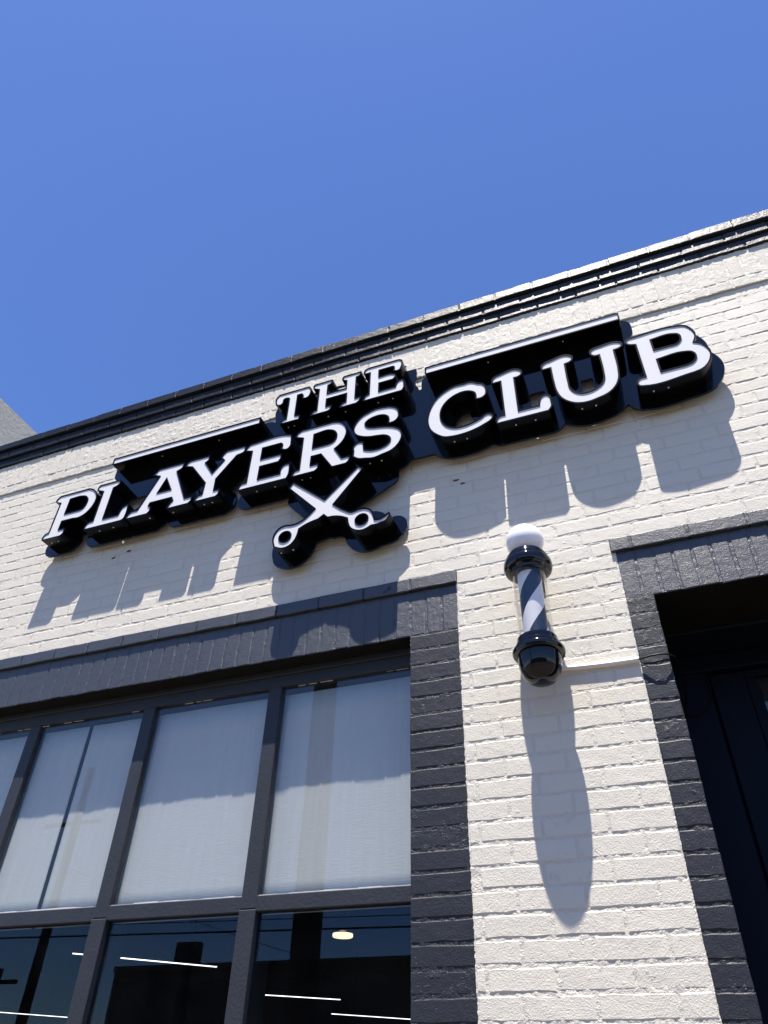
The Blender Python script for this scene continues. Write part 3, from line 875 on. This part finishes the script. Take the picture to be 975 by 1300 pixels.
# backer: everything within 55 mm of the letters, plus the filled fields between them
def inside(poly, X, Z):
    res = np.zeros(X.shape, bool)
    a = np.array(poly)
    b = np.roll(a, -1, 0)
    for (xa, za), (xb, zb) in zip(a, b):
        if za == zb:
            continue
        c = ((za > Z) != (zb > Z)) & (X < (xb - xa) * (Z - za) / (zb - za) + xa)
        res ^= c
    return res
FIELDS = [[(-2.60, 4.36), (-1.70, 4.36), (-1.70, 4.53), (-2.60, 4.53)],
          [(-1.70, 4.36), (-0.66, 4.36), (-0.66, 4.50), (-1.70, 4.50)],
          [(-1.585, 4.45), (-0.86, 4.45), (-0.86, 4.60), (-1.585, 4.60)],
          [(-0.90, 4.125), (-0.66, 4.125), (-0.66, 4.50), (-0.90, 4.50)],
          [(-0.68, 4.36), (0.215, 4.36), (0.215, 4.56), (-0.68, 4.56)],
          [(-1.42, 3.99), (-1.19, 3.86), (-0.95, 3.99), (-0.95, 4.10), (-1.42, 4.10)]]
REACH, STEP = 0.055, 0.006
shapes = SOLIDS + FIELDS
pts = []
for c in shapes:
    for i in range(len(c)):
        a, b = np.array(c[i]), np.array(c[(i + 1) % len(c)])
        L = np.linalg.norm(b - a)
        for j in range(max(1, int(L / 0.006))):
            pts.append(a + (b - a) * j / max(1, int(L / 0.006)))
kd = kdtree.KDTree(len(pts))
for i, p in enumerate(pts):
    kd.insert((p[0], p[1], 0), i)
kd.balance()
gx = np.arange(-3.12, 0.70, STEP)
gz = np.arange(3.52, 4.86, STEP)
XX, ZZ = np.meshgrid(gx, gz)
ins = np.zeros(XX.shape, bool)
for c in shapes:
    ins |= inside(c, XX, ZZ)
dist = np.empty(XX.shape)
for j in range(len(gz)):
    for i in range(len(gx)):
        dist[j, i] = -0.02 if ins[j, i] else kd.find((gx[i], gz[j], 0))[2]
fld = dist - REACH
segs = {}
def cut(p, q, fp, fq):
    t = fp / (fp - fq)
    return (round(p[0] + t * (q[0] - p[0]), 6), round(p[1] + t * (q[1] - p[1]), 6))
for j in range(len(gz) - 1):
    row = fld[j:j + 2]
    act = np.nonzero((row.min(0)[:-1] < 0) | (row.min(0)[1:] < 0))[0]
    for i in act:
        c = [(gx[i], gz[j]), (gx[i + 1], gz[j]), (gx[i + 1], gz[j + 1]), (gx[i], gz[j + 1])]
        fv = [fld[j, i], fld[j, i + 1], fld[j + 1, i + 1], fld[j + 1, i]]
        if min(fv) >= 0 or max(fv) < 0:
            continue
        ent, ext = [], []
        for k in range(4):
            a, b = fv[k], fv[(k + 1) % 4]
            if (a < 0) != (b < 0):
                (ext if a < 0 else ent).append(cut(c[k], c[(k + 1) % 4], a, b) if True else None)
        for a, b in zip(ext, ent):
            segs[a] = b
loops = []
while segs:
    s, t = segs.popitem()
    lp = [s]
    while t in segs:
        lp.append(t)
        t = segs.pop(t)
    if len(lp) > 30:
        loops.append(lp)
loops = [lp[::2] for lp in loops if abs(area(lp)) > 0.0008]
bk = Geo()
bk.add(*plate(loops, YBACK + 0.002, -0.038))
backer = spart('backer', bk, BACKER)
backer['label'] = 'dark navy backer panel following the letters'
st = Geo()
for x, z in ((-2.8, 4.2), (-2.2, 4.3), (-1.6, 4.4), (-1.0, 4.35), (-0.5, 4.35), (0.1, 4.35), (0.45, 4.2), (-1.19, 3.85), (-2.2, 4.5), (-0.3, 4.5)):
    st.tube([(x, -0.0382, z), (x, 0.01, z)], 0.012, 10)
spart('standoff', st, BLACK)

# ================================================================== BARBER POLE
PX, PY, PZ = -0.3315, -0.1435, 2.777
pole = thing('barber_pole', 'black barber pole with white globe and spiral stripes on the white brick pier', 'barber pole', (PX, PY, PZ))
def lathe_part(name, prof, mat, n=72, parent=pole):
    return Geo().lathe([(r * 0.989, (z - 2.79) * 0.9877) for r, z in prof], n).build(name, mat, parent, True)
bottom = lathe_part('bottom_cap', [(0.0, 2.786), (0.022, 2.788), (0.042, 2.796), (0.058, 2.811), (0.069, 2.833), (0.0745, 2.858), (0.076, 2.885), (0.0765, 2.893),
                                   (0.083, 2.8935), (0.0895, 2.896), (0.0925, 2.903), (0.0925, 2.910), (0.089, 2.918), (0.081, 2.9225), (0.0785, 2.926), (0.079, 2.932),
                                   (0.077, 2.9375), (0.0725, 2.940), (0.0715, 2.945), (0.0725, 2.952), (0.0705, 2.960), (0.066, 2.964), (0.055, 2.966), (0.0, 2.966)], POLE_BLACK)
top = lathe_part('top_cap', [(0.0, 3.236), (0.058, 3.236), (0.0665, 3.2365), (0.073, 3.240), (0.0745, 3.247), (0.080, 3.250), (0.087, 3.253), (0.0915, 3.262),
                             (0.0925, 3.274), (0.0915, 3.288), (0.0875, 3.295), (0.0845, 3.297), (0.0845, 3.303), (0.081, 3.312), (0.0765, 3.315), (0.0755, 3.320), (0.071, 3.329), (0.062, 3.334), (0.050, 3.336), (0.0, 3.336)], POLE_BLACK)
gl = [(0.0735 * math.sin(math.pi * i / 24), 3.3975 - 0.0735 * math.cos(math.pi * i / 24)) for i in range(25)]
lathe_part('globe', gl, GLOBE)
lathe_part('glass_tube', [(0.0625, 2.967), (0.0625, 3.235), (0.0600, 3.235), (0.0600, 2.967), (0.0625, 2.967)], GLASS_TUBE)
lathe_part('striped_cylinder', [(0.0445, 2.9665), (0.0445, 3.2355)], STRIPES)
for z in (2.890, 3.252):
    Geo().box(-0.022, 0.022, 0.05, -PY + 0.002, z - 0.014 - PZ, z + 0.014 - PZ).build('wall_bracket', POLE_BLACK, pole)
    Geo().box(-0.035, 0.035, -PY - 0.008, -PY - 0.001, z - 0.03 - PZ, z + 0.03 - PZ).build('mounting_plate', POLE_BLACK, pole)

# white raceway from the pole to the door jamb, then a black cable into the recess
g = Geo()
N = 18
for k in range(N + 1):
    t = k / N
    x = -0.325 + t * (DOOR_J + 0.325)
    z = 2.893 - 0.0125 * t - 0.004 * math.sin(math.pi * t)
    g.v += [(x, -0.002, z + 0.0075), (x, -0.0165, z + 0.0062), (x, -0.0185, z), (x, -0.0165, z - 0.0062), (x, -0.002, z - 0.0075)]
for k in range(N):
    for i in range(5):
        j = (i + 1) % 5
        g.f.append((k * 5 + i, k * 5 + j, k * 5 + 5 + j, k * 5 + 5 + i))
g.f += [(4, 3, 2, 1, 0), tuple(N * 5 + i for i in range(5))]
tag(g.build('conduit', PLASTIC_WHITE), 'thin white conduit running from the barber pole to the door jamb', 'conduit')
cb = Geo().tube([(-0.03, -0.012, 2.879), (0.0, -0.018, 2.8795), (0.03, -0.026, 2.880), (0.06, -0.027, 2.8805), (0.085, -0.020, 2.879), (0.104, 0.0, 2.876), (0.115, 0.06, 2.868), (0.12, 0.16, 2.86), (0.118, 0.27, 2.84),
                (0.112, 0.40, 2.86), (0.108, 0.485, 2.885), (0.125, 0.492, 2.868), (0.165, 0.492, 2.868), (0.205, 0.492, 2.90), (0.224, 0.492, 2.94), (0.226, 0.492, 3.03)], 0.0034, 8)
tag(cb.build('cable', CABLE, None, True), 'black cable crossing the slate door jamb and looping into the doorway', 'cable')

# ================================================================== NEIGHBOUR
nb = thing('concrete_building', 'plain grey building rising behind the left end of the parapet', 'building', (-16.0, 12.0, 0))
Geo().box(-8.0, 3.98, -9.6, 12.0, 0.0, 13.50).build('wall', CONCRETE, nb)
Geo().box(-8.0, 3.96, -9.58, 12.0, 13.503, 13.66).build('roof_edge', CONCRETE, nb)

# ================================================================== ACROSS THE STREET (mirrored in the panes)
fb = thing('brick_warehouse', 'low dark brick building mirrored in the lower panes, across the street', 'building', (-5.0, -24.0, 0))
Geo().box(-13.25, 24.0, -8.0, 3.9, 0.0, 4.96).build('wall', FARBRICK, fb)
Geo().box(-13.25, 24.0, -8.0, 4.0, 4.963, 5.14).build('cornice', FARBRICK, fb)
def utility_pole(x, y, h, r0, r1, label, arms):
    t = thing('utility_pole', label, 'utility pole', (x, y, -0.02), 'timber poles mirrored in the window')
    Geo().tube([(0, 0, 0), (0, 0, h * 0.5), (0, 0, h)], [r0, (r0 + r1) / 2, r1], 14).build('shaft', TIMBER, t, True)
    for z, w in arms:
        Geo().box(-w / 2, w / 2, r1 + 0.005, r1 + 0.10, z, z + 0.1).build('crossarm', TIMBER, t)
utility_pole(-4.24, -5.80, 11.0, 0.185, 0.15, 'broad timber pole mirrored as a dark stripe beside the round lamp', [])
utility_pole(-18.35, -16.7, 10.5, 0.17, 0.12, 'tall timber pole mirrored at the left of the lower window', [(8.6, 2.2)])
utility_pole(-19.0, -16.0, 4.6, 0.13, 0.11, 'short timber pole with one arm mirrored at the far left', [(4.2, 1.8)])
sl = thing('street_post', 'post with a rounded box on top mirrored in the middle lower pane', 'post', (-11.15, -13.7, -0.02))
Geo().tube([(0, 0, 0), (0, 0, 2.6), (0, 0, 4.2)], [0.26, 0.20, 0.09], 14).build('shaft', WIRE, sl, True)
Geo().box(-0.29, 0.29, -0.15, 0.15, 4.15, 4.60, 0.08).build('box', WIRE, sl)
for (x0, z0), (x1, z1), (y0, y1), sag, r, what in (((-40, 5.89), (14, 4.89), (-16.6, -16.6), 0.05, 0.024, 'thick dark power line mirrored level across the lower panes'),
                                              ((-40, 6.24), (14, 5.19), (-16.9, -16.9), 0.05, 0.012, 'thin power line mirrored just above the thick one'),
                                              ((-18.3, 7.4), (-8.0, 4.4), (-16.6, -19.8), 0.25, 0.010, 'thin service wire mirrored sloping down to the warehouse')):
    p = []
    for k in range(25):
        t = k / 24
        p.append((x0 + (x1 - x0) * t, y0 + (y1 - y0) * t, z0 + (z1 - z0) * t - sag * 4 * t * (1 - t)))
    tag(Geo().tube(p, r, 6).build('power_line', WIRE), what, 'power line', 'power lines across the street')

# small rusty drips and clumps of dirt on the wall under the sign
for k, (x, z) in enumerate(((-2.47, 3.96), (-2.56, 3.935), (-0.63, 3.915), (-0.60, 3.885))):
    v, f = [], []
    rr = random.Random(k)
    n = 11
    v.append((x, -0.0045, z))
    for i in range(n):
        a = 2 * math.pi * i / n
        q = rr.uniform(0.5, 1.0)
        v.append((x + 0.018 * q * math.cos(a), -0.0012, z + 0.010 * q * math.sin(a)))
    f = [(0, 1 + i, 1 + (i + 1) % n) for i in range(n)]
    mesh_obj('dirt_spot', v, f, RUST, facade)['kind'] = 'stuff'
